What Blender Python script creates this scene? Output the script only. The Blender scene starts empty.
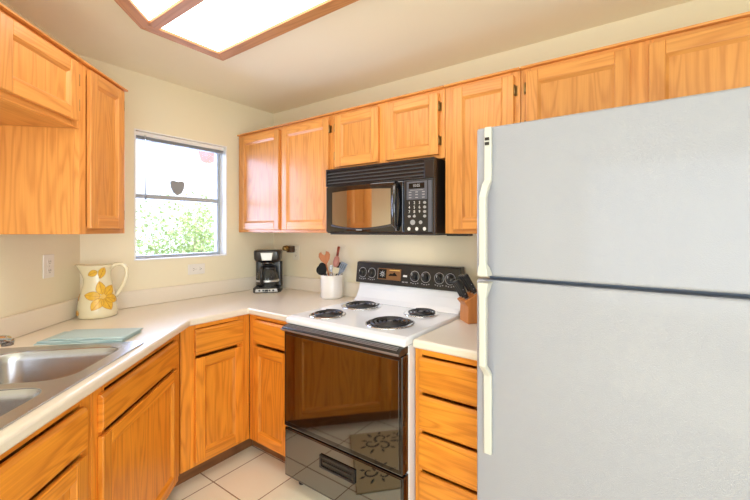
import bpy, bmesh, math, random
from mathutils import Vector, Matrix
random.seed(7)
SC = bpy.context.scene
COL = SC.collection
R = math.radians

# ------------------------------------------------------------------ camera, world, sun, daylight, exposure
cam = bpy.data.cameras.new('camera'); camo = bpy.data.objects.new('camera', cam); COL.objects.link(camo)
camo.location = (2.6804, -2.0085, 1.3906); camo.rotation_euler = (R(90), 0, R(33.51))
cam.sensor_width = 36; cam.lens = 17.863; cam.shift_x = -0.0417; cam.shift_y = -0.02685; cam.clip_start = .02
SC.camera = camo
SC.view_settings.view_transform = 'Standard'; SC.view_settings.look = 'None'
SC.view_settings.gamma = 1; SC.view_settings.use_curve_mapping = False
SC.view_settings.exposure = -0.42
SC.cycles.use_denoising = True
SC.cycles.max_bounces = 10; SC.cycles.diffuse_bounces = 6; SC.cycles.sample_clamp_indirect = 6

W = bpy.data.worlds.new('sky'); SC.world = W; W.use_nodes = True
bg = W.node_tree.nodes['Background']; bg.inputs[0].default_value = (.86, .93, 1, 1); bg.inputs[1].default_value = 2.3

def light(name, kind, loc, rot, energy, color=(1, 1, 1), size=1, size_y=None):
    l = bpy.data.lights.new(name, kind); l.energy = energy; l.color = color
    if kind == 'AREA':
        l.size = size
        if size_y: l.shape = 'RECTANGLE'; l.size_y = size_y
    if kind == 'SUN': l.angle = R(1)
    o = bpy.data.objects.new(name, l); COL.objects.link(o); o.location = loc; o.rotation_euler = rot
    return o
light('sun', 'SUN', (6, 3, 9), (R(-25), R(38), 0), 11.0, (1, .96, .88))
# daylight through the window behind the camera, and through the kitchen window
light('daylight_front_window', 'AREA', (2.85, -4.70, 1.35), (R(100), 0, R(0)), 32, (.80, .90, 1), 1.7, 1.7)
light('side_fill_lamp', 'AREA', (3.88, -2.95, 1.2), (R(88), 0, R(90)), 66, (.82, .91, 1), 1.7, 1.3)  # added fill lamp at an invented side opening, brightens the left walls
light('daylight_kitchen_window', 'AREA', (-.16, -.716, 1.61), (R(90), 0, R(-90)), 27, (.46, .60, 1), .56, .78)

# ------------------------------------------------------------------ materials
def nt(m): return m.node_tree.nodes, m.node_tree.links
def mat(name, col, rough=.5, metal=0, spec=.5, coat=0, trans=0, bump=0, bscale=200, emit=None, estr=0, var=0, vscale=8, ior=None):
    m = bpy.data.materials.new(name); m.use_nodes = True
    N, L = nt(m); b = N['Principled BSDF']
    b.inputs['Base Color'].default_value = (*col, 1); b.inputs['Roughness'].default_value = rough
    b.inputs['Metallic'].default_value = metal; b.inputs['Specular IOR Level'].default_value = spec
    b.inputs['Coat Weight'].default_value = coat; b.inputs['Coat Roughness'].default_value = .08
    b.inputs['Transmission Weight'].default_value = trans
    if ior: b.inputs['IOR'].default_value = ior
    if emit: b.inputs['Emission Color'].default_value = (*emit, 1); b.inputs['Emission Strength'].default_value = estr
    if bump or var:
        tc = N.new('ShaderNodeTexCoord')
    if bump:
        n = N.new('ShaderNodeTexNoise'); n.inputs['Scale'].default_value = bscale; n.inputs['Detail'].default_value = 3
        bp = N.new('ShaderNodeBump'); bp.inputs['Strength'].default_value = bump; bp.inputs['Distance'].default_value = .002
        L.new(tc.outputs['Object'], n.inputs['Vector']); L.new(n.outputs['Fac'], bp.inputs['Height']); L.new(bp.outputs['Normal'], b.inputs['Normal'])
    if var:
        n = N.new('ShaderNodeTexNoise'); n.inputs['Scale'].default_value = vscale; n.inputs['Detail'].default_value = 4
        mx = N.new('ShaderNodeMix'); mx.data_type = 'RGBA'
        mx.inputs['A'].default_value = (*[c * (1 - var) for c in col], 1); mx.inputs['B'].default_value = (*[min(1, c * (1 + var)) for c in col], 1)
        L.new(tc.outputs['Object'], n.inputs['Vector']); L.new(n.outputs['Fac'], mx.inputs['Factor']); L.new(mx.outputs['Result'], b.inputs['Base Color'])
    return m

def wood(name, light_c, dark_c, rough=.36, coat=.14, grain=1.0):
    """oak: UV in metres, V runs along the grain"""
    m = bpy.data.materials.new(name); m.use_nodes = True
    N, L = nt(m); b = N['Principled BSDF']
    uv = N.new('ShaderNodeUVMap'); uv.uv_map = 'UVMap'
    def mapped(sx, sy):
        mp = N.new('ShaderNodeMapping'); mp.inputs['Scale'].default_value = (sx, sy, 1); L.new(uv.outputs['UV'], mp.inputs['Vector']); return mp
    def noise(sx, sy, detail=3, rough=.55, dist=0):
        mp = mapped(sx, sy); n = N.new('ShaderNodeTexNoise'); n.inputs['Scale'].default_value = 1
        n.inputs['Detail'].default_value = detail; n.inputs['Roughness'].default_value = rough; n.inputs['Distortion'].default_value = dist
        L.new(mp.outputs['Vector'], n.inputs['Vector']); return n.outputs['Fac']
    def mth(op, a, c):
        n = N.new('ShaderNodeMath'); n.operation = op
        for i, q in enumerate((a, c)):
            if isinstance(q, (int, float)): n.inputs[i].default_value = q
            else: L.new(q, n.inputs[i])
        return n.outputs[0]
    broad = noise(9, .8, 2, .5, .2)
    rings = mth('SINE', mth('MULTIPLY', broad, 75), 0)          # cathedral figure
    rings = mth('MULTIPLY', mth('ADD', rings, 1), .5)
    rings = mth('POWER', rings, 2.2)
    fine = noise(190, 5, 3, .6)
    mid = noise(38, 1.6, 3, .6)
    f = mth('ADD', mth('MULTIPLY', rings, .26 * grain), mth('ADD', mth('MULTIPLY', fine, .46 * grain), mth('MULTIPLY', mid, .50)))
    rp = N.new('ShaderNodeValToRGB'); e = rp.color_ramp.elements
    e[0].position = .28; e[0].color = (*light_c, 1); e[1].position = .98; e[1].color = (*dark_c, 1)
    L.new(f, rp.inputs['Fac'])
    # board to board tone
    at = N.new('ShaderNodeVertexColor'); at.layer_name = 'tone'
    hs = N.new('ShaderNodeHueSaturation'); L.new(rp.outputs['Color'], hs.inputs['Color'])
    sep = N.new('ShaderNodeSeparateColor'); L.new(at.outputs['Color'], sep.inputs['Color'])
    L.new(mth('ADD', mth('MULTIPLY', sep.outputs[0], .22), .89), hs.inputs['Value'])
    L.new(hs.outputs['Color'], b.inputs['Base Color'])
    b.inputs['Roughness'].default_value = rough; b.inputs['Coat Weight'].default_value = coat; b.inputs['Coat Roughness'].default_value = .18
    bp = N.new('ShaderNodeBump'); bp.inputs['Strength'].default_value = .12; bp.inputs['Distance'].default_value = .001
    L.new(fine, bp.inputs['Height']); L.new(bp.outputs['Normal'], b.inputs['Normal'])
    return m

M = {}
M['oak'] = wood('golden_oak', (.84, .385, .098), (.56, .195, .036))
M['oak_base'] = wood('golden_oak_warm_lit', (.96, .375, .038), (.54, .15, .009))  # same oak as the uppers, stronger cast of local light put into the colour
M['oak_dark'] = wood('dark_oak', (.30, .13, .045), (.13, .05, .018), .5, 0)
M['oak_trim'] = wood('light_frame_oak', (.62, .30, .11), (.40, .16, .05), .55, 0)
M['block_wood'] = wood('block_wood', (.62, .23, .055), (.45, .15, .03), .45, .1, .5)
M['spoon_wood'] = wood('spoon_wood', (.50, .17, .05), (.30, .085, .02), .5, 0, .5)
M['red_wood'] = wood('red_wood', (.30, .06, .03), (.18, .03, .015), .5, 0, .5)
M['wall'] = mat('wall_paint', (.84, .775, .59), .85, bump=.25, bscale=160)
M['ceil'] = mat('ceiling_paint', (.87, .83, .67), .9, bump=.3, bscale=120)
M['white_paint'] = mat('white_paint', (.85, .85, .84), .5)
M['laminate'] = mat('laminate', (.82, .75, .635), .28, coat=.15, var=.05, vscale=260)
M['black_plastic'] = mat('black_plastic', (.012, .012, .013), .28, coat=.3)
M['black_gloss'] = mat('black_gloss', (.006, .006, .007), .07, coat=1)
M['oven_glass'] = mat('oven_glass', (.245, .25, .25), .05, metal=1)
M['mw_glass'] = mat('microwave_glass', (.62, .58, .52), .07, metal=1)
M['dark_steel'] = mat('dark_steel', (.11, .11, .125), .3, metal=.8)
M['enamel'] = mat('white_enamel', (.88, .91, .95), .16, coat=.5)
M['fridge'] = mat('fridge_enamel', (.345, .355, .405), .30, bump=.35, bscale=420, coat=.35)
M['fridge_trim'] = mat('cream_plastic', (.62, .62, .565), .35)
M['gasket'] = mat('gasket_grey', (.22, .26, .33), .6)
M['steel'] = mat('brushed_steel', (.54, .545, .57), .27, metal=1, bump=.08, bscale=300)
M['chrome'] = mat('chrome', (.78, .78, .78), .08, metal=1)
M['coil'] = mat('burner_coil', (.018, .018, .02), .38, spec=.6)
M['lens'] = mat('lamp_lens', (.9, .86, .75), .4, emit=(1, .84, .62), estr=1.2)
M['rib'] = mat('rib_steel', (.42, .43, .47), .3, metal=.8)
M['louver'] = mat('louver_grey', (.16, .16, .17), .3, metal=.4)
M['brass'] = mat('aged_brass', (.34, .23, .09), .35, metal=1)
M['bronze'] = mat('dark_bronze', (.10, .06, .035), .35, metal=.6)
M['panel_grey'] = mat('panel_grey', (.10, .105, .13), .35)
M['print_white'] = mat('print_white', (.75, .75, .75), .5)
M['print_grey'] = mat('print_grey', (.38, .38, .40), .5)
M['display'] = mat('display', (.004, .005, .006), .1)
M['clock_brown'] = mat('clock_brown', (.22, .10, .035), .3)
M['ivory'] = mat('ivory_plastic', (.83, .79, .66), .4)
M['outlet_white'] = mat('outlet_white', (.84, .81, .76), .4)
M['slot'] = mat('slot_dark', (.03, .025, .02), .6)
M['ceramic'] = mat('white_ceramic', (.84, .80, .76), .18, coat=.4)
M['jug'] = mat('cream_glaze', (.82, .75, .53), .22, coat=.4)
M['petal'] = mat('yellow_glaze', (.84, .49, .05), .3, var=.28, vscale=90)
M['petal_core'] = mat('light_yellow_glaze', (.83, .58, .16), .3)
M['petal_line'] = mat('ochre_line', (.52, .22, .02), .4)
M['alu'] = mat('aluminium', (.42, .46, .50), .4, metal=.1)
M['blind'] = mat('blind_slats', (.34, .37, .42), .5)
M['pink'] = mat('pink_plastic', (.92, .52, .56), .4)
M['felt_grey'] = mat('grey_plaque', (.30, .32, .34), .6)
M['silver'] = mat('silver_plastic', (.55, .54, .52), .3, metal=.6)
M['coffee'] = mat('coffee_dark', (.03, .018, .01), .2)
M['blue_grey'] = mat('blue_grey_nylon', (.22, .27, .36), .4)
M['salmon'] = mat('salmon_silicone', (.55, .24, .20), .45)
M['cream_sil'] = mat('cream_silicone', (.70, .62, .45), .5)
M['leaf'] = mat('leaf', (.50, .66, .34), .5, var=.3, vscale=5)
M['bark'] = mat('bark', (.45, .40, .30), .8)
M['gravel'] = mat('ground_gravel', (.55, .50, .42), .9, var=.2, vscale=3)
M['nylon'] = mat('black_nylon', (.008, .008, .009), .5, spec=.3)
M['acrylic'] = mat('clear_acrylic', (.95, .95, .95), .35, trans=.9)
M['knife_black'] = mat('knife_handle', (.014, .015, .016), .3, coat=.2)

def glass(name, tint, refl=.12):
    m = bpy.data.materials.new(name); m.use_nodes = True; N, L = nt(m)
    out = N['Material Output']; N.remove(N['Principled BSDF'])
    t = N.new('ShaderNodeBsdfTransparent'); t.inputs[0].default_value = (*tint, 1)
    g = N.new('ShaderNodeBsdfGlossy'); g.inputs['Roughness'].default_value = .02
    fr = N.new('ShaderNodeFresnel'); fr.inputs[0].default_value = 1.5
    mx = N.new('ShaderNodeMixShader'); L.new(fr.outputs[0], mx.inputs[0]); L.new(t.outputs[0], mx.inputs[1]); L.new(g.outputs[0], mx.inputs[2])
    L.new(mx.outputs[0], out.inputs[0]); return m
M['pane'] = glass('window_glass', (.97, .98, .98)); M['carafe'] = glass('carafe_glass', (.75, .74, .72))

def diffuser():
    m = mat('light_diffuser', (.9, .9, .88), .6); N, L = nt(m); b = N['Principled BSDF']
    b.inputs['Emission Color'].default_value = (1, .98, .95, 1); b.inputs['Emission Strength'].default_value = 5.6
    return m
M['diffuser'] = diffuser()

def tile_mat():
    m = bpy.data.materials.new('floor_tile'); m.use_nodes = True; N, L = nt(m); b = N['Principled BSDF']
    tc = N.new('ShaderNodeTexCoord'); sp = N.new('ShaderNodeSeparateXYZ'); L.new(tc.outputs['Object'], sp.inputs[0])
    def mth(op, a, c=0, d=0):
        n = N.new('ShaderNodeMath'); n.operation = op
        for i, q in enumerate((a, c, d)):
            if isinstance(q, (int, float)): n.inputs[i].default_value = q
            else: L.new(q, n.inputs[i])
        return n.outputs[0]
    def cell(s, off): return mth('DIVIDE', mth('SUBTRACT', s, off), .328)
    gx, gy = cell(sp.outputs[0], .66), cell(sp.outputs[1], -.884)
    def edge(g): return mth('ABSOLUTE', mth('SUBTRACT', mth('FRACT', mth('ADD', g, .5)), .5))
    e = mth('MINIMUM', edge(gx), edge(gy))
    mask = mth('GREATER_THAN', e, .0095)
    cb = N.new('ShaderNodeCombineXYZ'); L.new(mth('FLOOR', gx), cb.inputs[0]); L.new(mth('FLOOR', gy), cb.inputs[1])
    wn = N.new('ShaderNodeTexWhiteNoise'); L.new(cb.outputs[0], wn.inputs['Vector'])
    n = N.new('ShaderNodeTexNoise'); n.inputs['Scale'].default_value = 9; n.inputs['Detail'].default_value = 4; L.new(tc.outputs['Object'], n.inputs['Vector'])
    t = mth('ADD', mth('MULTIPLY', n.outputs['Fac'], .7), mth('MULTIPLY', wn.outputs['Value'], .3))
    mx = N.new('ShaderNodeMix'); mx.data_type = 'RGBA'; mx.inputs['A'].default_value = (.90, .87, .70, 1); mx.inputs['B'].default_value = (.95, .93, .79, 1); L.new(t, mx.inputs['Factor'])
    m2 = N.new('ShaderNodeMix'); m2.data_type = 'RGBA'; m2.inputs['A'].default_value = (.30, .20, .11, 1); L.new(mx.outputs['Result'], m2.inputs['B']); L.new(mask, m2.inputs['Factor'])
    L.new(m2.outputs['Result'], b.inputs['Base Color']); b.inputs['Roughness'].default_value = .3
    bp = N.new('ShaderNodeBump'); bp.inputs['Distance'].default_value = .002; bp.inputs['Strength'].default_value = .6; L.new(mask, bp.inputs['Height']); L.new(bp.outputs[0], b.inputs['Normal'])
    return m
M['tile'] = tile_mat()

def towel_mat():
    m = mat('striped_cotton', (.4, .55, .55), .9); N, L = nt(m); b = N['Principled BSDF']
    uv = N.new('ShaderNodeUVMap'); uv.uv_map = 'UVMap'; sp = N.new('ShaderNodeSeparateXYZ'); L.new(uv.outputs[0], sp.inputs[0])
    s = N.new('ShaderNodeMath'); s.operation = 'SINE'; k = N.new('ShaderNodeMath'); k.operation = 'MULTIPLY'; k.inputs[1].default_value = 420
    L.new(sp.outputs[0], k.inputs[0]); L.new(k.outputs[0], s.inputs[0])
    rp = N.new('ShaderNodeValToRGB'); e = rp.color_ramp.elements; e[0].position = .3; e[0].color = (.36, .52, .55, 1); e[1].position = .7; e[1].color = (.58, .70, .71, 1)
    a = N.new('ShaderNodeMath'); a.operation = 'MULTIPLY_ADD'; a.inputs[1].default_value = .5; a.inputs[2].default_value = .5; L.new(s.outputs[0], a.inputs[0]); L.new(a.outputs[0], rp.inputs[0])
    L.new(rp.outputs[0], b.inputs['Base Color']); return m
M['towel'] = towel_mat()

# ------------------------------------------------------------------ mesh builder
class MB:
    def __init__(self): self.v = []; self.f = []; self.uv = []; self.tone = []; self.mi = []; self.sm = []; self.cur = 0
    def face(self, idx, uvs, tone=.5, smooth=False):
        self.f.append(tuple(idx)); self.uv.append(uvs); self.tone.append(tone); self.mi.append(self.cur); self.sm.append(smooth)
    def pt(self, p): self.v.append(tuple(p)); return len(self.v) - 1
    def box(self, x0, x1, y0, y1, z0, z1, g='z', tone=None):
        tone = random.random() if tone is None else tone
        ou, ov = random.uniform(0, 40), random.uniform(0, 40)
        i = [self.pt(p) for p in ((x0,y0,z0),(x1,y0,z0),(x1,y1,z0),(x0,y1,z0),(x0,y0,z1),(x1,y0,z1),(x1,y1,z1),(x0,y1,z1))]
        ga = 'xyz'.index(g)
        for q, ax in (((0,3,2,1),2),((4,5,6,7),2),((0,1,5,4),1),((2,3,7,6),1),((1,2,6,5),0),((3,0,4,7),0)):
            oth = [a for a in range(3) if a != ax]
            va = ga if ga in oth else oth[1]
            ua = [a for a in oth if a != va][0]
            self.face([i[k] for k in q], [(self.v[i[k]][ua] + ou, self.v[i[k]][va] + ov) for k in q], tone)
        return self
    def prism(self, poly, a0, a1, axis='z', g=None, tone=None, smooth=False):
        """poly in the two other axes (order x,y / x,z / y,z); counter-clockwise"""
        tone = random.random() if tone is None else tone
        ou, ov = random.uniform(0, 40), random.uniform(0, 40)
        def P(p, t):
            return {'z': (p[0], p[1], t), 'y': (p[0], t, p[1]), 'x': (t, p[0], p[1])}[axis]
        lo = [self.pt(P(p, a0)) for p in poly]; hi = [self.pt(P(p, a1)) for p in poly]; n = len(poly)
        gx = g or axis
        def uvf(ids):
            ga = 'xyz'.index(gx); pts = [self.v[k] for k in ids]
            sp = [max(p[a] for p in pts) - min(p[a] for p in pts) for a in range(3)]
            oth = sorted([a for a in range(3) if a != ga], key=lambda a: -sp[a])
            if sp[ga] < 1e-6: return [(p[oth[0]] + ou, p[oth[1]] + ov) for p in pts]
            return [(p[oth[0]] + ou, p[ga] + ov) for p in pts]
        self.face(lo[::-1], uvf(lo[::-1]), tone); self.face(hi, uvf(hi), tone)
        for k in range(n):
            q = [lo[k], lo[(k+1) % n], hi[(k+1) % n], hi[k]]
            self.face(q, uvf(q), tone, smooth)
        return self
    def loops(self, rings, cap0=True, cap1=True, smooth=True, closed=True, tone=.5):
        ids = [[self.pt(p) for p in r] for r in rings]; n = len(ids[0])
        for a in range(len(ids) - 1):
            for k in range(n if closed else n - 1):
                q = [ids[a][k], ids[a][(k+1) % n], ids[a+1][(k+1) % n], ids[a+1][k]]
                self.face(q, [(k * .01, a * .02), ((k+1) * .01, a * .02), ((k+1) * .01, (a+1) * .02), (k * .01, (a+1) * .02)], tone, smooth)
        if cap0: self.face(ids[0][::-1], [(self.v[k][0], self.v[k][1]) for k in ids[0][::-1]], tone)
        if cap1: self.face(ids[-1], [(self.v[k][0], self.v[k][1]) for k in ids[-1]], tone)
        return self
    def lathe(self, prof, c=(0, 0, 0), n=32, cap0=True, cap1=True, axis='z', sx=1, sy=1):
        def P(r, h, a):
            x, y = r * math.cos(a) * sx, r * math.sin(a) * sy
            q = {'z': (x, y, h), 'y': (x, -h, y), 'x': (h, x, y)}[axis]
            return (q[0] + c[0], q[1] + c[1], q[2] + c[2])
        return self.loops([[P(r, h, 2 * math.pi * k / n) for k in range(n)] for r, h in prof], cap0, cap1)
    def cyl(self, c, r, h, axis='z', n=24, r1=None):
        return self.lathe([(r, 0), (r if r1 is None else r1, h)], c, n, axis=axis)
    def tube(self, path, r, n=10, cap=True, flat=1.0):
        path = [Vector(p) for p in path]; rings = []; prev = None
        for i, p in enumerate(path):
            t = (path[min(i+1, len(path)-1)] - path[max(i-1, 0)]).normalized()
            if prev is None:
                up = Vector((0, 0, 1)) if abs(t.z) < .9 else Vector((1, 0, 0)); u = t.cross(up).normalized()
            else: u = (prev - t * prev.dot(t)).normalized()
            prev = u; w = t.cross(u); rr = r[i] if isinstance(r, (list, tuple)) else r
            rings.append([p + u * (rr * math.cos(2*math.pi*k/n)) + w * (rr * flat * math.sin(2*math.pi*k/n)) for k in range(n)])
        return self.loops(rings, cap, cap)
    def build(self, name, mats, parent=None, bevel=0, seg=2, loc=None, rot=None, weighted=False):
        me = bpy.data.meshes.new(name); me.from_pydata(self.v, [], self.f)
        if not isinstance(mats, (list, tuple)): mats = [mats]
        for m in mats: me.materials.append(m)
        me.uv_layers.new(name='UVMap'); me.color_attributes.new('tone', 'FLOAT_COLOR', 'CORNER')
        uvl = me.uv_layers['UVMap']; ca = me.color_attributes['tone']
        k = 0
        for fi, poly in enumerate(me.polygons):
            poly.material_index = self.mi[fi]; poly.use_smooth = self.sm[fi]
            for j in range(len(self.f[fi])):
                uvl.data[k].uv = self.uv[fi][j]; t = self.tone[fi]; ca.data[k].color = (t, t, t, 1); k += 1
        bm = bmesh.new(); bm.from_mesh(me); bmesh.ops.recalc_face_normals(bm, faces=bm.faces); bm.to_mesh(me); bm.free()
        o = bpy.data.objects.new(name, me); COL.objects.link(o)
        if parent: o.parent = parent
        if loc: o.location = loc
        if rot: o.rotation_euler = rot
        if bevel:
            b = o.modifiers.new('bevel', 'BEVEL'); b.width = bevel; b.segments = seg; b.limit_method = 'ANGLE'; b.angle_limit = R(40); b.use_clamp_overlap = True
        return o

def tag(o, label, cat, group=None, kind=None):
    o['label'] = label; o['category'] = cat
    if group: o['group'] = group
    if kind: o['kind'] = kind
    return o
def thing(name, label, cat, loc=(0, 0, 0), rotz=0, group=None):
    o = bpy.data.objects.new(name, None); COL.objects.link(o); o.location = loc; o.rotation_euler = (0, 0, rotz); o.empty_display_size = .1
    return tag(o, label, cat, group)
def struct(name, mb, m, parent=None, label=None, bevel=0):
    o = mb.build(name, m, parent, bevel)
    if not parent: o['kind'] = 'structure'; tag(o, label or name.replace('_', ' '), name.split('_')[0])
    return o
def text_mesh(name, body, size, m, parent, loc, rot=(R(90), 0, 0), align='CENTER', depth=.0006):
    cu = bpy.data.curves.new(name, 'FONT'); cu.body = body; cu.size = size; cu.align_x = align; cu.align_y = 'CENTER'; cu.extrude = depth
    t = bpy.data.objects.new(name, cu); COL.objects.link(t)
    me = bpy.data.meshes.new_from_object(t.evaluated_get(bpy.context.evaluated_depsgraph_get()))
    COL.objects.unlink(t); bpy.data.objects.remove(t)
    me.materials.clear(); me.materials.append(m)
    o = bpy.data.objects.new(name, me); COL.objects.link(o); o.parent = parent; o.location = loc; o.rotation_euler = rot
    return o

class Leg:
    """a straight run of wall: local x along it (to the right when you face it), y into the wall, so y<0 is in the room"""
    def __init__(self, ox, oy, th): self.o = Vector((ox, oy, 0)); self.th = th
    def pt(self, x, y, z=0):
        c, s = math.cos(self.th), math.sin(self.th)
        return Vector((self.o.x + c*x - s*y, self.o.y + s*x + c*y, z))
YC = -1.278
BACK = Leg(0, 0, 0)
WINL = Leg(0, 0, R(90))               # x = world y
DIAG = Leg(0, YC, R(135))             # x = -(distance from the wall corner)
HC = 2.373

# ------------------------------------------------------------------ room shell
XR, YF = 4.0, -4.8
struct('floor', MB().box(-.12, XR + .1, YF - .1, .12, -.08, 0), M['tile'], label='cream square floor tiles with brown grout')
struct('ceiling', MB().box(-.13, XR + .1, YF - .1, .12, HC, HC + .1), M['ceil'], label='beige painted ceiling')
struct('wall_back', MB().box(-.13, XR + .1, 0, .12, 0, HC), M['wall'], label='cream wall behind the stove')
wy0, wy1, wz0, wz1 = -1.017, -.415, 1.197, 2.02
w = MB(); w.box(-.13, 0, YC - .12, wy0, 0, HC); w.box(-.13, 0, wy1, 0, 0, HC); w.box(-.13, 0, wy0, wy1, 0, wz0); w.box(-.13, 0, wy0, wy1, wz1, HC)
struct('wall_left', w, M['wall'], label='cream wall with the kitchen window')
dl = 2.45
a, b_ = DIAG.pt(0, 0), DIAG.pt(-dl, 0); c_, d_ = DIAG.pt(-dl, .12), DIAG.pt(.05, .12)
struct('wall_diagonal', MB().prism([(a.x, a.y), (d_.x, d_.y), (c_.x, c_.y), (b_.x, b_.y)], 0, HC), M['wall'], label='cream angled wall behind the sink')
w = MB(); w.box(XR, XR + .1, YF, -3.8, 0, HC); w.box(XR, XR + .1, -2.1, 0, 0, HC); w.box(XR, XR + .1, -3.8, -2.1, 0, .6); w.box(XR, XR + .1, -3.8, -2.1, 2.2, HC)  # wall opening invented for the side fill lamp
struct('wall_right', w, M['wall'], label='cream wall to the right of the refrigerator')
bx_, by_ = b_.x, b_.y
struct('wall_return', MB().box(bx_ - .12, bx_, YF, by_, 0, HC), M['wall'], label='cream wall left of the camera past the sink')
w = MB(); w.box(bx_ - .12, 2.0, YF - .1, YF, 0, HC); w.box(3.7, XR, YF - .1, YF, 0, HC); w.box(2.0, 3.7, YF - .1, YF, 0, .6); w.box(2.0, 3.7, YF - .1, YF, 2.2, HC)
struct('wall_front', w, M['wall'], label='cream wall behind the camera')

# kitchen window: white reveal and sill, grey aluminium frame, two sashes
win = bpy.data.objects.new('window_1', None); COL.objects.link(win); win.location = (0, 0, 0); win['kind'] = 'structure'
tag(win, 'single hung kitchen window in a white reveal', 'window')
t = .008
r_ = MB(); r_.box(-.128, .004, wy0, wy0 + t, wz0, wz1); r_.box(-.128, .004, wy1 - t, wy1, wz0, wz1); r_.box(-.128, .004, wy0 + t, wy1 - t, wz1 - t, wz1); r_.box(-.128, .006, wy0 + t, wy1 - t, wz0, wz0 + t)
r_.build('reveal', M['white_paint'], win)
fx0, fx1 = -.115, -.075; ya, yb, za, zb = wy0 + t, wy1 - t, wz0 + t, wz1 - t
f_ = MB(); f_.box(fx0, fx1, ya, ya + .018, za, zb); f_.box(fx0, fx1, yb - .022, yb, za, zb); f_.box(fx0, fx1, ya + .018, yb - .022, za, za + .018); f_.box(fx0, fx1, ya + .018, yb - .022, zb - .02, zb)
f_.build('frame', M['alu'], win, .002)
MB().box(fx0 + .004, fx1 + .008, ya + .018, yb - .022, 1.594, 1.622).build('meeting_rail', M['alu'], win, .003)
for z0, z1, x in ((za + .018, 1.594, -.09), (1.622, zb - .02, -.1)):
    MB().box(x, x + .004, ya + .018, yb - .022, z0, z1).build('pane', M['pane'], win)

# ------------------------------------------------------------------ outside the window
struct('ground', MB().box(-9, -.35, -6, 6, -.6, -.5), M['gravel'], label='pale ground outside the window')
struct('roof_eave', MB().box(-.95, -.131, -2.2, 1.0, 2.45, 2.52), M['white_paint'], label='painted roof eave outside the kitchen window')
def shrub(loc, h, rad, n, seed, label):
    rnd = random.Random(seed); t_ = thing('leafy_shrub', label, 'shrub', loc, 0, 'shrubs outside the window')
    st = MB(); lf = MB()
    for k in range(14):
        a = rnd.uniform(0, 6.28); e = rnd.uniform(.3, 1); x, y = rad * e * math.cos(a), rad * e * math.sin(a); hh = h * rnd.uniform(.7, 1)
        st.tube([(0, 0, 0), (x * .3, y * .3, hh * .45), (x * .8, y * .8, hh * .8), (x, y, hh)], [.02, .012, .006, .003], 6)
        for j in range(n // 14):
            s = rnd.uniform(.25, 1); p = Vector((x * s, y * s, hh * s)) + Vector((rnd.gauss(0, .16), rnd.gauss(0, .16), rnd.gauss(0, .14)))
            d = Vector((rnd.gauss(0, 1), rnd.gauss(0, 1), rnd.gauss(0, .7))).normalized(); q = d.cross(Vector((rnd.gauss(0, 1), rnd.gauss(0, 1), rnd.gauss(0, 1)))).normalized()
            L_ = rnd.uniform(.035, .075); wd = L_ * .32
            i = [lf.pt(v) for v in (p, p + d * L_ * .5 + q * wd, p + d * L_, p + d * L_ * .5 - q * wd)]
            lf.face(i, [(0, 0)] * 4)
    st.build('stems', M['bark'], t_); lf.build('foliage', M['leaf'], t_)
shrub((-2.7, .55, -.5), 2.25, .75, 6000, 1, 'sunlit green shrub behind the left half of the window')
shrub((-3.9, 2.6, -.5), 2.2, .8, 6000, 2, 'sunlit green shrub behind the right half of the window')
f = thing('hanging_feeder', 'pink bowl shaped feeder hanging outside the top right of the window', 'feeder', (-.6, -.235, 1.985))
MB().lathe([(.03, 0), (.052, .012), (.072, .085), (.07, .10)], (0, 0, 0), 20).build('bowl', M['pink'], f)
MB().tube([(0, 0, .10), (0, 0, .465)], .003, 6).build('hanger', M['slot'], f)

# ------------------------------------------------------------------ cabinets
def door(parent, x0, x1, z0, z1, yf, wm, sw=.052, th=.02, hinges=None, hz=None):
    """frame and recessed panel; front face at y=yf (local)"""
    d = MB(); y0, y1 = yf, yf + th
    d.box(x0, x0 + sw, y0, y1, z0, z1, 'z'); d.box(x1 - sw, x1, y0, y1, z0, z1, 'z')
    d.box(x0 + sw, x1 - sw, y0, y1, z1 - sw, z1, 'x'); d.box(x0 + sw, x1 - sw, y0, y1, z0, z0 + sw, 'x')
    o = d.build('door', wm, parent, .0035, 2)
    p = MB(); xi0, xi1, zi0, zi1 = x0 + sw, x1 - sw, z0 + sw, z1 - sw; m = .011
    tn = random.random(); ou, ov = random.uniform(0, 40), random.uniform(0, 40)
    outer = [(xi0, yf + .003, zi0), (xi1, yf + .003, zi0), (xi1, yf + .003, zi1), (xi0, yf + .003, zi1)]
    inner = [(xi0 + m, yf + .0125, zi0 + m), (xi1 - m, yf + .0125, zi0 + m), (xi1 - m, yf + .0125, zi1 - m), (xi0 + m, yf + .0125, zi1 - m)]
    back = [(x, y1 - .001, z) for x, _, z in outer]
    ids = [[p.pt(q) for q in r] for r in (back, outer, inner)]
    for a in range(2):
        for k in range(4):
            q = [ids[a][k], ids[a][(k+1) % 4], ids[a+1][(k+1) % 4], ids[a+1][k]]
            hor = k in (0, 2)
            p.face(q, [((p.v[i][2] if hor else p.v[i][0]) + ou, (p.v[i][0] if hor else p.v[i][2]) + ov) for i in q], tn * .6)
    p.face(ids[2], [(p.v[i][0] + ou, p.v[i][2] + ov) for i in ids[2]], tn); p.face(ids[0][::-1], [(p.v[i][0], p.v[i][2]) for i in ids[0][::-1]], tn)
    p.build('panel', wm, o)
    if hinges:
        xh = x0 if hinges == 'l' else x1
        s = -1 if hinges == 'l' else 1
        for z in (hz or (z0 + .07, z1 - .07)):
            h = MB(); h.box(min(xh + s * .001, xh + s * .013), max(xh + s * .001, xh + s * .013), y1 - .004, y1 + .0, z - .022, z + .022); h.cyl((xh + s * .004, yf + .006, z - .024), .004, .048, n=10)
            h.build('hinge', M['brass'], o)
    return o
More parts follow.
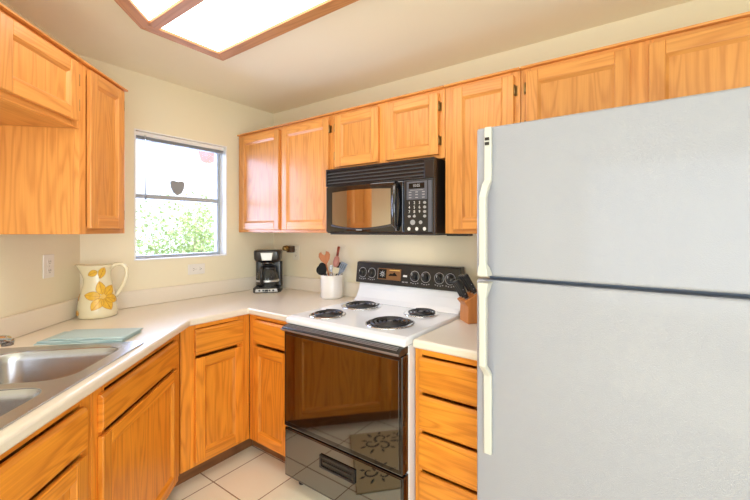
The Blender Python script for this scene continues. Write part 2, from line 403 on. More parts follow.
def drawer_front(parent, x0, x1, z0, z1, yf, wm, name='drawer_front'):
    d = MB(); c = .012                                                        # slab with routed top and bottom edges
    d.prism([(yf + .02, z0), (yf + .02, z1), (yf + .008, z1), (yf, z1 - c), (yf, z0 + c), (yf + .008, z0)], x0, x1, 'x', 'x')
    return d.build(name, wm, parent, .0025)
def cabinet(leg, x0, x1, z0, z1, depth, label, fronts, wm, name, frame, kick=0, kx=None, back_x=None, topboard=True, group=None, trim=False, side_out=None):
    """leg-local absolute coordinates; frame = list of boxes (x0,x1,z0,z1,grain) of the face frame; doors stand .02 proud"""
    xc = (x0 + x1) / 2; base = leg.pt(xc, -depth / 2, z0); t = thing(name, label, 'cabinet', base, leg.th, group)
    dx, dy, dz = -xc, depth / 2, -z0
    def bx(mb, a0, a1, b0, b1, c0, c1, g='z', tone=None): mb.box(a0 + dx, a1 + dx, b0 + dy, b1 + dy, c0 + dz, c1 + dz, g, tone)
    c = MB(); zc = z0 + kick; yk = -depth + .02; e = .016
    bx(c, x0, x0 + e, yk, -.004, zc, z1, 'z'); bx(c, x1 - e, x1, yk, -.004, zc, z1, 'z')
    bx(c, x0 + e, x1 - e, yk, -.004, zc, zc + e, 'x'); bx(c, x0 + e, x1 - e, -.012, -.004, zc + e, z1, 'x')
    if topboard: bx(c, x0 + e, x1 - e, yk, -.012, z1 - e, z1, 'x')
    c.build('carcass', wm, t, .001)
    f = MB()
    for (a0, a1, c0, c1, g) in frame: bx(f, a0, a1, -depth, yk - .0005, c0, c1, g)
    f.build('face_frame', wm, t, .0015)
    if kick:
        k = MB(); bx(k, *(kx or (x0, x1)), -depth + .075, -depth + .09, z0, zc - .001, 'x'); k.build('toe_kick', M['oak_dark'], t)
    if trim:
        k = MB(); bx(k, x0, x1, -depth - .018, -.004, z1 + .0005, z1 + .010, 'x'); k.build('top_trim', wm, t, .003)
    for fr in fronts:
        if fr[0] == 'door': door(t, fr[1] + dx, fr[2] + dx, fr[3] + dz, fr[4] + dz, -depth - .02 + dy, wm, *([fr[6]] if len(fr) > 6 else []), hinges=fr[5] if len(fr) > 5 else None)
        else: drawer_front(t, fr[1] + dx, fr[2] + dx, fr[3] + dz, fr[4] + dz, -depth - .02 + dy, wm, fr[5] if len(fr) > 5 else 'drawer_front')
    return t
def fframe(x0, x1, z0, z1, stiles, rails, sw=.045):
    """outer frame plus inner stiles [(x0,x1)] and rails [(z0,z1)]"""
    zt, zb = rails[-1], rails[0]
    out = [(x0, x0 + sw, z0, z1, 'z'), (x1 - sw, x1, z0, z1, 'z')]
    xs = sorted(stiles); cuts = [x0 + sw] + [q for s in xs for q in s] + [x1 - sw]
    for s in xs: out.append((s[0], s[1], z0, z1, 'z'))
    for k in range(0, len(cuts), 2):
        for r in rails: out.append((cuts[k], cuts[k+1], r[0], r[1], 'x'))
    return out
T = 2.11; B = 1.372; OB = M['oak_base']; OU = M['oak']
# upper cabinets on the stove wall
cabinet(BACK, .015, 1.026, B, T, .325, 'oak wall cabinet with two tall doors above the coffee maker', [('door', .06, .515, B + .02, T - .02), ('door', .548, .995, B + .02, T - .02, 'r')], OU, 'wall_cabinet',
        fframe(.015, 1.026, B, T, [(.50, .56)], [(B, B + .04), (T - .04, T)]), trim=True)
cabinet(BACK, 1.029, 1.80, 1.757, T, .325, 'short oak wall cabinet with two doors above the black microwave', [('door', 1.048, 1.385, 1.776, T - .02, 'l'), ('door', 1.44, 1.77, 1.776, T - .02, 'r')], OU, 'wall_cabinet',
        fframe(1.029, 1.80, 1.757, T, [(1.37, 1.455)], [(1.757, 1.797), (T - .04, T)]), trim=True)
cabinet(BACK, 1.803, 2.183, B, T, .325, 'tall oak wall cabinet with one door right of the microwave', [('door', 1.853, 2.157, B + .02, T - .02, 'r')], OU, 'wall_cabinet',
        fframe(1.803, 2.183, B, T, [], [(B, B + .04), (T - .04, T)]), trim=True)
cabinet(BACK, 2.186, 3.09, 1.765, T, .325, 'wide oak wall cabinet with two doors above the refrigerator', [('door', 2.212, 2.608, 1.782, T - .02, 'l'), ('door', 2.668, 3.064, 1.782, T - .02, 'r')], OU, 'wall_cabinet',
        fframe(2.186, 3.09, 1.765, T, [(2.59, 2.686)], [(1.765, 1.805), (T - .04, T)]), trim=True)
# upper cabinets on the angled wall
cabinet(DIAG, -.574, -.215, B, T, .325, 'tall oak wall cabinet with one narrow door left of the window', [('door', -.528, -.257, B + .024, T - .014, 'r')], OU, 'wall_cabinet',
        fframe(-.574, -.215, B, T, [], [(B, B + .04), (T - .04, T)]), trim=True)
cabinet(DIAG, -1.52, -.577, 1.822, T, .325, 'short oak wall cabinet high above the sink', [('door', -.99, -.604, 1.846, T - .018, 'r'), ('door', -1.48, -1.02, 1.846, T - .018)], OU, 'wall_cabinet',
        fframe(-1.52, -.577, 1.822, T, [(-1.03, -.98)], [(1.822, 1.862), (T - .04, T)]), trim=True)
# base cabinets
K = .10; ZB = .875; D = .60
cabinet(WINL, -1.028, -.628, 0, ZB, D, 'narrow oak base cabinet with drawer and door under the window counter', [('drawer', -.958, -.678, .705, .848), ('door', -.958, -.678, .125, .69)], OB, 'base_cabinet',
        fframe(-1.028, -.625, K, ZB, [], [(K, K + .03), (.85, ZB)], .078), K, (-1.028, -.551), topboard=False)
cabinet(BACK, .604, 1.018, 0, ZB, .625, 'narrow oak base cabinet with drawer and door left of the stove', [('drawer', .665, .985, .705, .848), ('door', .665, .985, .125, .69)], OB, 'base_cabinet',
        fframe(.604, 1.018, K, ZB, [], [(K, K + .03), (.85, ZB)], .066), K, (.526, 1.018), topboard=False)
cabinet(DIAG, -.992, -.258, 0, ZB, D, 'oak base cabinet with one wide door below the right end of the sink', [('drawer', -.962, -.325, .70, .828, 'false_drawer_front'), ('door', -.962, -.325, .115, .684)], OB, 'base_cabinet',
        fframe(-.992, -.258, K, ZB, [], [(K, K + .03), (.835, ZB)], .072), K, (-.992, -.225), topboard=False)
cabinet(DIAG, -1.75, -.995, 0, ZB, D, 'oak base cabinet with drawer and door at the left edge of the view', [('drawer', -1.70, -1.045, .69, .828, 'false_drawer_front'), ('door', -1.36, -1.045, .115, .674), ('door', -1.70, -1.38, .115, .674)], OB, 'base_cabinet',
        fframe(-1.75, -.995, K, ZB, [], [(K, K + .03), (.835, ZB)], .053), K, topboard=False)
cabinet(BACK, 1.806, 2.158, 0, ZB, .615, 'oak base cabinet with four stacked drawers between stove and refrigerator',
        [('drawer', 1.836, 2.135, .688, .838), ('drawer', 1.836, 2.135, .521, .673), ('drawer', 1.836, 2.135, .354, .506), ('drawer', 1.836, 2.135, .13, .339)], OB, 'base_cabinet',
        fframe(1.806, 2.158, K, ZB, [], [(K, K + .03), (.845, ZB)], .034), K, topboard=False)

# ------------------------------------------------------------------ worktops
ZC, ZU = .914, .876
def rrect(x0, x1, y0, y1, r, n=6):
    out = []
    for cx, cy, a0 in ((x1 - r, y1 - r, 0), (x0 + r, y1 - r, 90), (x0 + r, y0 + r, 180), (x1 - r, y0 + r, 270)):
        for k in range(n + 1): a = R(a0 + 90 * k / n); out.append((cx + r * math.cos(a), cy + r * math.sin(a)))
    return out
def filled(outer, holes, z):
    """triangles of an outline with holes"""
    bm = bmesh.new(); edges = []
    for lp in [outer] + holes:
        vs = [bm.verts.new((p[0], p[1], z)) for p in lp]
        for k in range(len(vs)): edges.append(bm.edges.new((vs[k], vs[(k+1) % len(vs)])))
    bmesh.ops.triangle_fill(bm, use_beauty=True, use_dissolve=False, edges=edges)
    bmesh.ops.recalc_face_normals(bm, faces=bm.faces)
    return bm
def slab(name, outer, holes, z0, z1, m, parent, bevel=0, seg=3):
    bm = filled(outer, holes, z1); fs = list(bm.faces)
    for f in fs:
        if f.normal.z < 0: f.normal_flip()
    ext = bmesh.ops.extrude_face_region(bm, geom=fs)
    for v in [g for g in ext['geom'] if isinstance(g, bmesh.types.BMVert)]: v.co.z = z0
    bmesh.ops.recalc_face_normals(bm, faces=bm.faces)
    me = bpy.data.meshes.new(name); bm.to_mesh(me); bm.free(); me.materials.append(m)
    o = bpy.data.objects.new(name, me); COL.objects.link(o); o.parent = parent
    if bevel:
        b = o.modifiers.new('bevel', 'BEVEL'); b.width = bevel; b.segments = seg; b.limit_method = 'ANGLE'; b.angle_limit = R(40)
    return o
def xy(v): return (v.x, v.y)
CT = .655
# corner of window run and angled run, on the counter front line
xcorn, ycorn = CT - .01, (.650 * math.sqrt(2) + YC - (CT - .01))
SEND = -1.752
wt = thing('worktop', 'long cream laminate worktop bending round the corner under the window', 'worktop', (.3, -.6, ZU))
outer = [(.001, -.001), (1.019, -.001), (1.019, -.652), (.632, -.652), (.632, .648 * math.sqrt(2) + YC - .632), xy(DIAG.pt(SEND, -.648)), xy(DIAG.pt(SEND, -.001)), (.001, YC)]
def d2(loop): return [xy(DIAG.pt(x, y)) for x, y in loop]
hole = d2(rrect(-1.455, -.672, -.588, -.075, .05))
def shift(lp): return [(x - .3, y + .6) for x, y in lp]
slab('countertop', shift(outer), [shift(hole)], 0, ZC - ZU, M['laminate'], wt, .011, 3)
bsp = MB(); h0, h1 = ZC - ZU + .0005, 1.016 - ZU; th = .02
def poly(mb, pts, z0, z1): mb.prism(shift(pts), z0, z1)
k = th * math.tan(R(45 / 2))
poly(bsp, [(.001, -.001), (.001 + th, -.001 - th), (1.019, -.001 - th), (1.019, -.001)], h0, h1)
jx = (.001 + th, YC + .001 + k * .4 + .008)
poly(bsp, [(.001, -.001), (.001, YC), jx, (.001 + th, -.001 - th)][::-1], h0, h1)
poly(bsp, [(.001, YC), xy(DIAG.pt(SEND, -.001)), xy(DIAG.pt(SEND, -.001 - th)), jx], h0, h1)
bsp.build('backsplash', M['laminate'], wt, .005, 3)
wt2 = thing('worktop', 'short cream laminate worktop between stove and refrigerator', 'worktop', (1.985, -.3, ZU))
slab('countertop', [(-.178, .299), (.180, .299), (.180, -.345), (-.178, -.345)][::-1], [], 0, ZC - ZU, M['laminate'], wt2, .011, 3)
MB().box(-.178, .180, .279, .299, h0, h1).build('backsplash', M['laminate'], wt2, .005, 3)

# ------------------------------------------------------------------ sink and faucet
sk = thing('kitchen_sink', 'stainless steel double bowl sink set in the worktop', 'sink', DIAG.pt(-1.06, -.33, ZC), DIAG.th)
def loc_s(lp): return [(x + 1.06, y + .33) for x, y in lp]
b1 = loc_s(rrect(-1.052, -.700, -.562, -.142, .075)); b2 = loc_s(rrect(-1.425, -1.098, -.562, -.142, .075))
slab('rim', loc_s(rrect(-1.475, -.640, -.612, -.052, .035)), [b1, b2], .0004, .006, M['steel'], sk, .003, 2)
def bowl(lp, dep):
    cx = sum(p[0] for p in lp) / len(lp); cy = sum(p[1] for p in lp) / len(lp)
    hx = max(p[0] for p in lp) - cx; hy = max(p[1] for p in lp) - cy
    rings = []
    for ins, z in ((-.001, .004), (.003, -.004), (.008, -.03), (.014, -dep * .7), (.022, -dep + .03), (.04, -dep + .009), (.065, -dep), (.12, -dep - .002)):
        rings.append([(cx + (x - cx) * (hx - ins) / hx, cy + (y - cy) * (hy - ins) / hy, z) for x, y in lp])
    m = MB(); m.loops(rings, False, True); o = m.build('bowl', M['steel'], sk)
    MB().lathe([(.042, -dep - .0015), (.042, -dep + .001), (.03, -dep + .001), (.026, -dep - .001)], (cx, cy, 0), 24).build('drain', M['chrome'], o)
bowl(b1, .165); bowl(b2, .165)
fc = thing('faucet', 'chrome sink faucet with a low spout at the left edge of the view', 'faucet', DIAG.pt(-1.06, -.095, ZC + .0064), DIAG.th)
m = MB(); m.prism(rrect(-.10, .10, -.028, .028, .027), 0, .012); m.lathe([(.026, .012), (.024, .03), (.02, .06), (.016, .066)], (0, 0, 0), 24); m.build('base', M['chrome'], fc, .003)
m = MB(); m.tube([(0, 0, .045), (.03, -.004, .07), (.11, -.018, .078), (.26, -.045, .074), (.33, -.060, .058), (.352, -.065, .047)], [.014, .014, .013, .013, .016, .019], 16); m.build('spout', M['chrome'], fc)
m = MB(); m.lathe([(.017, 0), (.019, .014), (.018, .024)], (.356, -.066, .026), 20); m.build('aerator', M['steel'], fc)
m = MB(); m.lathe([(.018, .066), (.021, .08), (.017, .1), (.006, .108)], (0, 0, 0), 20); m.tube([(0, 0, .1), (0, -.03, .115), (0, -.08, .13)], [.007, .007, .008], 10); m.build('lever', M['chrome'], fc)

# ------------------------------------------------------------------ stove
SX0, SX1 = 1.025, 1.795
st = thing('stove', 'white electric coil stove with black glass oven door', 'stove', ((SX0 + SX1) / 2, -.35, 0))
hw = (SX1 - SX0) / 2
def Q(y): return y + .35
m = MB(); m.box(-hw, hw, Q(-.65), Q(-.03), .06, .885); m.build('body', M['enamel'], st, .004)
m = MB(); m.prism([(Q(-.69), .885), (Q(-.03), .885), (Q(-.03), .925), (Q(-.655), .925), (Q(-.69), .915)], -hw - .004, hw + .004, 'x'); m.build('cooktop', M['enamel'], st, .01, 3)
# sloped white riser and black console
m = MB(); m.prism([(Q(-.03), .9255), (Q(-.03), 1.04), (Q(-.085), 1.04), (Q(-.092), 1.0), (Q(-.12), .95), (Q(-.15), .9255)][::-1], -hw + .004, hw - .004, 'x'); m.build('riser', M['enamel'], st, .004)
m = MB(); m.prism([(Q(-.028), 1.041), (Q(-.028), 1.178), (Q(-.075), 1.178), (Q(-.088), 1.172), (Q(-.104), 1.041)][::-1], -hw - .016, hw - .020, 'x'); cons = m.build('console', M['black_plastic'], st, .005)
def cy(z): return Q(-.104 + (z - 1.041) * (.016 / .131))   # console face
tilt = R(90) - math.atan(.016 / .131)
cxm = (SX0 + SX1) / 2
for x in (1.066, 1.143, 1.476, 1.553, 1.645, 1.716):
    kz = 1.108;
    kn = MB(); kn.lathe([(.030, 0), (.030, .004), (.022, .006), (.020, .022), (.016, .025)], (0, 0, 0), 24, axis='y'); kn.box(-.0045, .0045, -.033, -.024, -.02, .02)
    ko = kn.build('knob', M['black_plastic'], st, .0015, loc=(x - cxm, cy(kz), kz), rot=(-R(7), 0, 0))
    rg = MB(); n = 28
    rg.loops([[(.0335 * math.cos(2*math.pi*j/n), -.0012, .0335 * math.sin(2*math.pi*j/n)) for j in range(n)], [(.0305 * math.cos(2*math.pi*j/n), -.0012, .0305 * math.sin(2*math.pi*j/n)) for j in range(n)]], False, False)
    rg.build('dial_ring', M['print_grey'], ko)
    MB().box(-.001, .001, -.0345, -.0332, .004, .018).build('pointer', M['print_white'], ko)
    dm = MB()
    for q in (-.024, -.009, .009, .024): dm.box(q - .004, q + .004, -.0012, .001, -.004 + abs(q) * .25, .001 + abs(q) * .25)
    dm.build('dial_marks', M['print_grey'], st, loc=(x - cxm, cy(1.066), 1.064), rot=(-R(7), 0, 0))
ck = MB(); ck.box(-.088, .088, -.004, .004, -.036, .036); co = ck.build('clock_panel', M['clock_brown'], st, .002, loc=(1.288 - cxm, cy(1.108), 1.108), rot=(-R(7), 0, 0))
MB().box(-.084, -.024, -.0052, -.0042, -.03, .03).build('clock_face', M['display'], co)
hn = MB(); hn.prism([(-.008, -.010), (.062, -.008), (.05, .004), (.036, .014), (.024, .002), (.008, .006)], -.0052, -.0042, 'y'); hn.build('clock_hands', M['display'], co)
MB().box(.0, .078, -.0052, -.0042, .024, .029).build('clock_line', M['petal_core'], co)
star = MB()
for j in range(8):
    a = j * math.pi / 4; p0 = Vector((math.cos(a), 0, math.sin(a)))
    star.tube([(-.054 + p0.x * .005, -.0058, p0.z * .005), (-.054 + p0.x * .02, -.0058, p0.z * .02)], .0016, 6)
star.build('timer_dial', M['print_white'], co)
MB().box(-.001, .001, -.001, .001, -.035, .035).build('divider', M['print_grey'], st, loc=(1.192 - cxm, cy(1.108), 1.108), rot=(-R(7), 0, 0))
MB().box(-.014, .014, -.0015, .0015, -.006, .006).build('indicator_label', M['print_white'], st, loc=(1.406 - cxm, cy(1.105), 1.105), rot=(-R(7), 0, 0))
lm = MB(); lm.box(-.02, -.003, -.0012, .001, -.003, .003); lm.box(.004, .022, -.0012, .001, -.003, .003); lm.build('label_marks', M['print_grey'], st, loc=(1.406 - cxm, cy(1.068), 1.068), rot=(-R(7), 0, 0))
def burner(x, y, r):
    o = MB(); o.lathe([(r * 1.16, .0005), (r * 1.18, .004), (r * 1.10, .0055), (r * 1.02, .002), (r * .6, .0012)], (0, 0, 0), 40)
    b = o.build('burner', M['chrome'], st, loc=(x - cxm, Q(y), .9252))
    sp = []; turns = 4.0 if r > .09 else 3.3; n = int(turns * 26)
    for j in range(n + 1):
        a = 2 * math.pi * turns * j / n; rr = .018 + (r - .018) * j / n; sp.append((rr * math.cos(a + .6), rr * math.sin(a + .6), .0115))
    c = MB(); c.tube(sp, .0052, 8); c.build('coil', M['coil'], b)
    s = MB()
    for a in (0, 2.09, 4.19): s.box(0, r * .98, -.002, .002, .0015, .006)
    s = MB()
    for a in (.3, 2.39, 4.49):
        s.tube([(0, 0, .006), (r * math.cos(a), r * math.sin(a), .006)], .0024, 6)
    s.lathe([(.014, .003), (.014, .014), (.011, .016)], (0, 0, 0), 16); s.build('coil_support', M['dark_steel'], b)
burner(1.20, -.55, .084); burner(1.20, -.265, .104); burner(1.592, -.51, .105); burner(1.61, -.245, .082)
# oven door, handle strip, drawer
dr = MB(); dr.box(-hw, hw, Q(-.70), Q(-.652), .34, .85); do = dr.build('oven_door', M['black_gloss'], st, .005)
MB().box(-hw + .018, hw - .018, Q(-.7025), Q(-.6995), .365, .832).build('oven_glass', M['oven_glass'], do, .001)
hd = MB(); hd.prism([(Q(-.652), .853), (Q(-.652), .884), (Q(-.698), .884), (Q(-.722), .874), (Q(-.726), .864), (Q(-.72), .853)][::-1], -hw + .008, hw - .002, 'x'); ho = hd.build('door_handle', M['black_plastic'], do, .003)
gl = MB()
for j in range(3): gl.box(-hw + .02, hw - .02, Q(-.7005 - .008 * j), Q(-.6965 - .008 * j), .8835 - .0034 * j, .8865 - .0034 * j)
gl.build('handle_rib', M['rib'], ho)
MB().box(-hw + .004, hw - .004, Q(-.7275), Q(-.7225), .859, .867).build('handle_trim', M['rib'], ho, .001)
for sx in (-1, 1): MB().box(sx * hw - .012, sx * hw + .012, Q(-.742), Q(-.70), .848, .886).build('end_cap', M['black_plastic'], ho, .003) if False else None
wd = MB(); wd.box(-hw, hw, Q(-.695), Q(-.652), .07, .330); wo = wd.build('storage_drawer', M['black_gloss'], st, .004)
MB().box(-hw + .012, hw - .012, Q(-.6972), Q(-.6945), .082, .322).build('drawer_face', M['oven_glass'], wo, .001)
hh = MB(); hx0, hx1, hz0, hz1 = -.112, .118, .21, .275
for q in ((hx0, hx1, hz0, hz0 + .012), (hx0, hx1, hz1 - .012, hz1), (hx0, hx0 + .014, hz0 + .012, hz1 - .012), (hx1 - .014, hx1, hz0 + .012, hz1 - .012)): hh.box(q[0], q[1], Q(-.706), Q(-.6975), q[2], q[3])
hh.box(hx0 + .02, hx1 - .02, Q(-.704), Q(-.699), .238, .248); hh.build('drawer_handle', M['black_plastic'], wo, .002)
MB().box(hx0 + .014, hx1 - .014, Q(-.6985), Q(-.6973), hz0 + .012, hz1 - .012).build('handle_recess', M['slot'], wo)
for sx in (-1, 1):
    for y in (-.62, -.08): MB().lathe([(.016, 0), (.018, .008), (.012, .012), (.012, .06)], (sx * (hw - .05), Q(y), 0), 14).build('leg', M['black_plastic'], st)

# ------------------------------------------------------------------ over-the-range microwave
mw = thing('microwave', 'black microwave oven mounted above the stove', 'microwave', (1.029, -.2, 1.371)); mw.scale = (.988, 1, 1.035)
WX = .757
def P_(y): return y + .2
m = MB(); m.box(0, WX, P_(-.385), P_(-.002), 0, .370); m.build('body', M['black_plastic'], mw, .003)
g = MB(); g.box(0, WX, P_(-.398), P_(-.386), .358, .370); g.box(0, .012, P_(-.398), P_(-.386), .27, .358); g.box(.70, WX, P_(-.398), P_(-.386), .27, .358); g.box(.012, .70, P_(-.398), P_(-.386), .27, .276); go = g.build('vent_grille', M['black_plastic'], mw, .002)
for j in range(4): 
    z = .284 + j * .0185; l = MB(); l.prism([(P_(-.397), z), (P_(-.388), z + .008), (P_(-.386), z + .008), (P_(-.395), z)], .012, .70, 'x'); l.build('louver', M['louver'], go)
# bowed door
def bow(x): return -.398 - .014 * (1 - ((x - .29) / .29) ** 2)
d = MB(); n = 16; x0, x1, z0, z1 = .003, .572, .006, .266
rings = []
for j in range(n + 1):
    x = x0 + (x1 - x0) * j / n; y = P_(bow(x)); rings.append([(x, P_(-.386), z0), (x, y, z0), (x, y, z1), (x, P_(-.386), z1)])
d.loops(rings, True, True, smooth=False); do = d.build('door', M['black_gloss'], mw, .004)
def bowpanel(x0, x1, zf0, zf1, off, n=14):
    p = MB(); rings = []
    for j in range(n + 1):
        x = x0 + (x1 - x0) * j / n; y = P_(bow(x)) - off; u = j / n; za, zb = zf0(u), zf1(u)
        rings.append([(x, y + .003, za), (x, y, za), (x, y, zb), (x, y + .003, zb)])
    p.loops(rings, True, True, smooth=False); return p
arch = lambda u: .050 - .020 * (1 - (2 * u - 1) ** 2)
bowpanel(.062, .497, arch, lambda u: .232 + .006 * (1 - (2 * u - 1) ** 2), .0015).build('window_glass', M['mw_glass'], do)
edge = MB()
for (a, b2_, c0, c1) in ((.052, .507, lambda u: arch(u) - .010, lambda u: arch(u) - .001),): bowpanel(a, b2_, c0, c1, .002).build('window_trim', M['dark_steel'], do)
MB().box(.258, .300, P_(bow(.28)) - .0012, P_(bow(.28)) + .002, .017, .027).build('badge', M['print_white'], do)
h = MB(); h.tube([(.535, P_(-.405), .022), (.54, P_(-.428), .045), (.545, P_(-.442), .14), (.54, P_(-.428), .235), (.535, P_(-.405), .258)], [.012, .0125, .0135, .0125, .012], 14); h.build('handle', M['black_gloss'], do)
h = MB(); h.tube([(.515, P_(-.409), .035), (.519, P_(-.4125), .14), (.515, P_(-.409), .245)], [.004, .006, .004], 8); h.build('handle_chrome', M['chrome'], do)
cp = MB(); cp.box(.578, WX - .002, P_(-.402), P_(-.386), .004, .266); co = cp.build('control_panel', M['black_plastic'], mw, .003)
yp = P_(-.402)
MB().box(.598, .722, yp - .002, yp, .168, .258).build('panel_plate', M['panel_grey'], co, .001)
MB().box(.728, .748, yp - .002, yp, .01, .258).build('panel_edge', M['panel_grey'], co, .001)
MB().box(.612, .706, yp - .003, yp - .0015, .222, .250).build('display', M['display'], co, .0005)
text_mesh('display_digits', '10:05', .020, M['print_grey'], co, (.659, yp - .0032, .236))
for r0, row in enumerate(('123', '456', '789', '0')):
    for c0, ch in enumerate(row): text_mesh('key_digit', ch, .020, M['print_white'], co, (.614 + c0 * .031 + (.031 if ch == '0' else 0), yp - .0006, .152 - r0 * .022))
def disc(x, z, rx, rz, m, nm): MB().lathe([(1, 0), (1, .0016)], (0, 0, 0), 20, axis='y', sx=rx, sy=rz).build(nm, m, co, loc=(x, yp, z))
for j in range(4): disc(.707, .152 - j * .022, .009, .007, M['print_grey'], 'key')
for x in (.614, .645): disc(x, .086, .009, .006, M['print_grey'], 'key')
disc(.635, .056, .015, .013, M['print_grey'], 'start_key'); disc(.683, .056, .010, .009, M['print_grey'], 'key')
for x in (.612, .660, .706): disc(x, .024, .009, .009, M['print_white'], 'key')
for x in (.620, .660, .700):
    for z in (.205, .192, .178): MB().box(x - .008, x + .008, yp - .0026, yp - .002, z - .002, z + .002).build('key_label', M['print_grey'], co)
MB().box(.62, .70, yp - .0026, yp - .002, .2135, .2155).build('key_label', M['print_grey'], co)
bp = MB(); bp.box(.01, WX - .01, P_(-.37), P_(-.02), -.008, 0); bp.build('underside', M['dark_steel'], mw, .002)
light('cooktop_lamp', 'AREA', (1.41, -.19, 1.355), (0, 0, 0), .42, (1, .78, .58), .34, .10)
MB().box(.21, .55, P_(-.24), P_(-.14), -.0105, -.0082).build('cooktop_lens', M['lens'], mw)
us = MB(); us.box(-.06, .06, -.03, .03, -.012, 0); tag(us.build('under_cabinet_strip', M['black_plastic'], None, .003, loc=(1.866, -.29, B - .0005)), 'small black strip fixed below the cabinet right of the microwave', 'strip')

# ------------------------------------------------------------------ refrigerator
fr = thing('refrigerator', 'white top freezer refrigerator filling the right side', 'refrigerator', (2.56, -.42, 0))
FX0, FX1 = 2.165 - 2.56, 3.0 - 2.56
def F_(y): return y + .42
m = MB(); m.box(FX0 + .024, FX1 - .012, F_(-.715), F_(-.06), .03, 1.735); m.build('body', M['fridge'], fr, .006)
MB().box(FX0 + .026, FX1 - .02, F_(-.725), F_(-.715), .11, 1.725).build('gasket', M['gasket'], fr)
for nm, z0, z1 in (('freezer_door', 1.231, 1.745), ('fridge_door', .10, 1.219)):
    d = MB(); d.box(FX0, FX1, F_(-.785), F_(-.725), z0, z1); do = d.build(nm, M['fridge'], fr, .009, 4)
    h = MB(); hx = FX0 + .012; y0 = F_(-.7855)
    def strip(pts, wa, wb, mb):
        rings = []
        for (z, o, w0, w1, d0) in pts: rings.append([(hx + w0, y0 - d0, z), (hx + w1, y0 - d0, z), (hx + w1, y0 - o, z), (hx + w0, y0 - o, z)])
        mb.loops(rings, True, True, smooth=False)
    if nm == 'freezer_door':
        strip([(1.235, .052, .012, .050, 0), (1.262, .052, .014, .046, .018), (1.275, .052, .018, .042, .03), (1.50, .052, .018, .042, .03), (1.545, .03, .020, .046, .008), (1.56, .016, .022, .048, 0), (1.742, .014, .022, .048, 0)], 0, 0, h)
        hm = h.build('handle', M['fridge_trim'], do, .004)
        for z in (1.684, 1.70): MB().box(hx + .026, hx + .041, y0 - .0175, y0 - .0155, z - .005, z + .005).build('badge', M['slot'], hm)
    else:
        strip([(.625, .014, .020, .048, 0), (.895, .016, .020, .048, 0), (.91, .028, .020, .046, .008), (.935, .052, .018, .042, .03), (1.165, .052, .018, .042, .03), (1.185, .052, .014, .046, .018), (1.214, .052, .012, .050, 0)], 0, 0, h)
        hm = h.build('handle', M['fridge_trim'], do, .004)
m = MB(); m.box(FX0 + .02, FX1 - .02, F_(-.72), F_(-.70), .03, .095); m.build('kick_grille', M['fridge_trim'], fr, .004)
for sx in (FX0 + .06, FX1 - .06):
    for y in (-.66, -.12): MB().cyl((sx, F_(y), 0), .018, .031, n=12).build('foot', M['black_plastic'], fr)

# ------------------------------------------------------------------ ceiling light with oak frame
LZ = 2.335
poly_o = [(.675, -.838), (.675, -1.24), (1.075, -1.64), (2.0, -1.64), (2.0, -.838)]
def inset(pl, d):
    out = []; n = len(pl)
    for i in range(n):
        p0, p1, p2 = Vector(pl[i-1]), Vector(pl[i]), Vector(pl[(i+1) % n])
        e1, e2 = (p1 - p0).normalized(), (p2 - p1).normalized(); n1, n2 = Vector((-e1.y, e1.x)), Vector((-e2.y, e2.x))
        bs = (n1 + n2); bs = bs / (1 + n1.dot(n2)); out.append(tuple(p1 + bs * d))
    return out
cl = thing('ceiling_light', 'large ceiling light with white diffusers in an oak frame', 'light', (1.5, -1.2, HC))
def cs(pl): return [(x - 1.5, y + 1.2) for x, y in pl]
po, pi = cs(poly_o), cs(inset(poly_o, .062)); pmid = cs(inset(poly_o, .05))
fm = MB(); n = len(po)
for k in range(n):
    a, b, c, d = po[k], po[(k+1) % n], pi[(k+1) % n], pi[k]
    tone = random.random(); ou = random.uniform(0, 30)
    ids = [fm.pt((*q, LZ - HC)) for q in (a, b, c, d)]; idt = [fm.pt((*q, -.0005)) for q in (a, b, c, d)]
    L_ = (Vector(b) - Vector(a)).length
    fm.face(ids[::-1], [(ou, 0), (ou, L_), (ou + .06, L_), (ou + .06, 0)][::-1], tone)
    fm.face(idt, [(ou, 0), (ou, L_), (ou + .06, L_), (ou + .06, 0)], tone)
    for i in range(4):
        j = (i + 1) % 4; fm.face([ids[i], ids[j], idt[j], idt[i]], [(ou + 1, 0), (ou + 1, L_), (ou + 1.04, L_), (ou + 1.04, 0)] if i in (0, 2) else [(0, 0), (.06, 0), (.06, .04), (0, .04)], tone)
fm.build('frame', M['oak_trim'], cl, .002)
dv = MB(); dv.box(.736 - 1.5, 1.935 - 1.5, -1.238 + 1.2, -1.188 + 1.2, LZ - HC, -.0005, 'x'); dv.build('divider', M['oak_trim'], cl, .002)
pin = inset(poly_o, .063)
pa = [pin[0], (pin[0][0], -1.187), (pin[4][0], -1.187), pin[4]]
pb = [(pin[1][0] + .004, -1.239), pin[1] if pin[1][1] < -1.24 else (pin[1][0] + .003, -1.2395), pin[2], pin[3], (pin[3][0], -1.239)]
for pl in (pa, pb):
    d = MB(); d.prism(cs(pl), LZ - HC + .012, LZ - HC + .016); d.build('diffuser', M['diffuser'], cl)

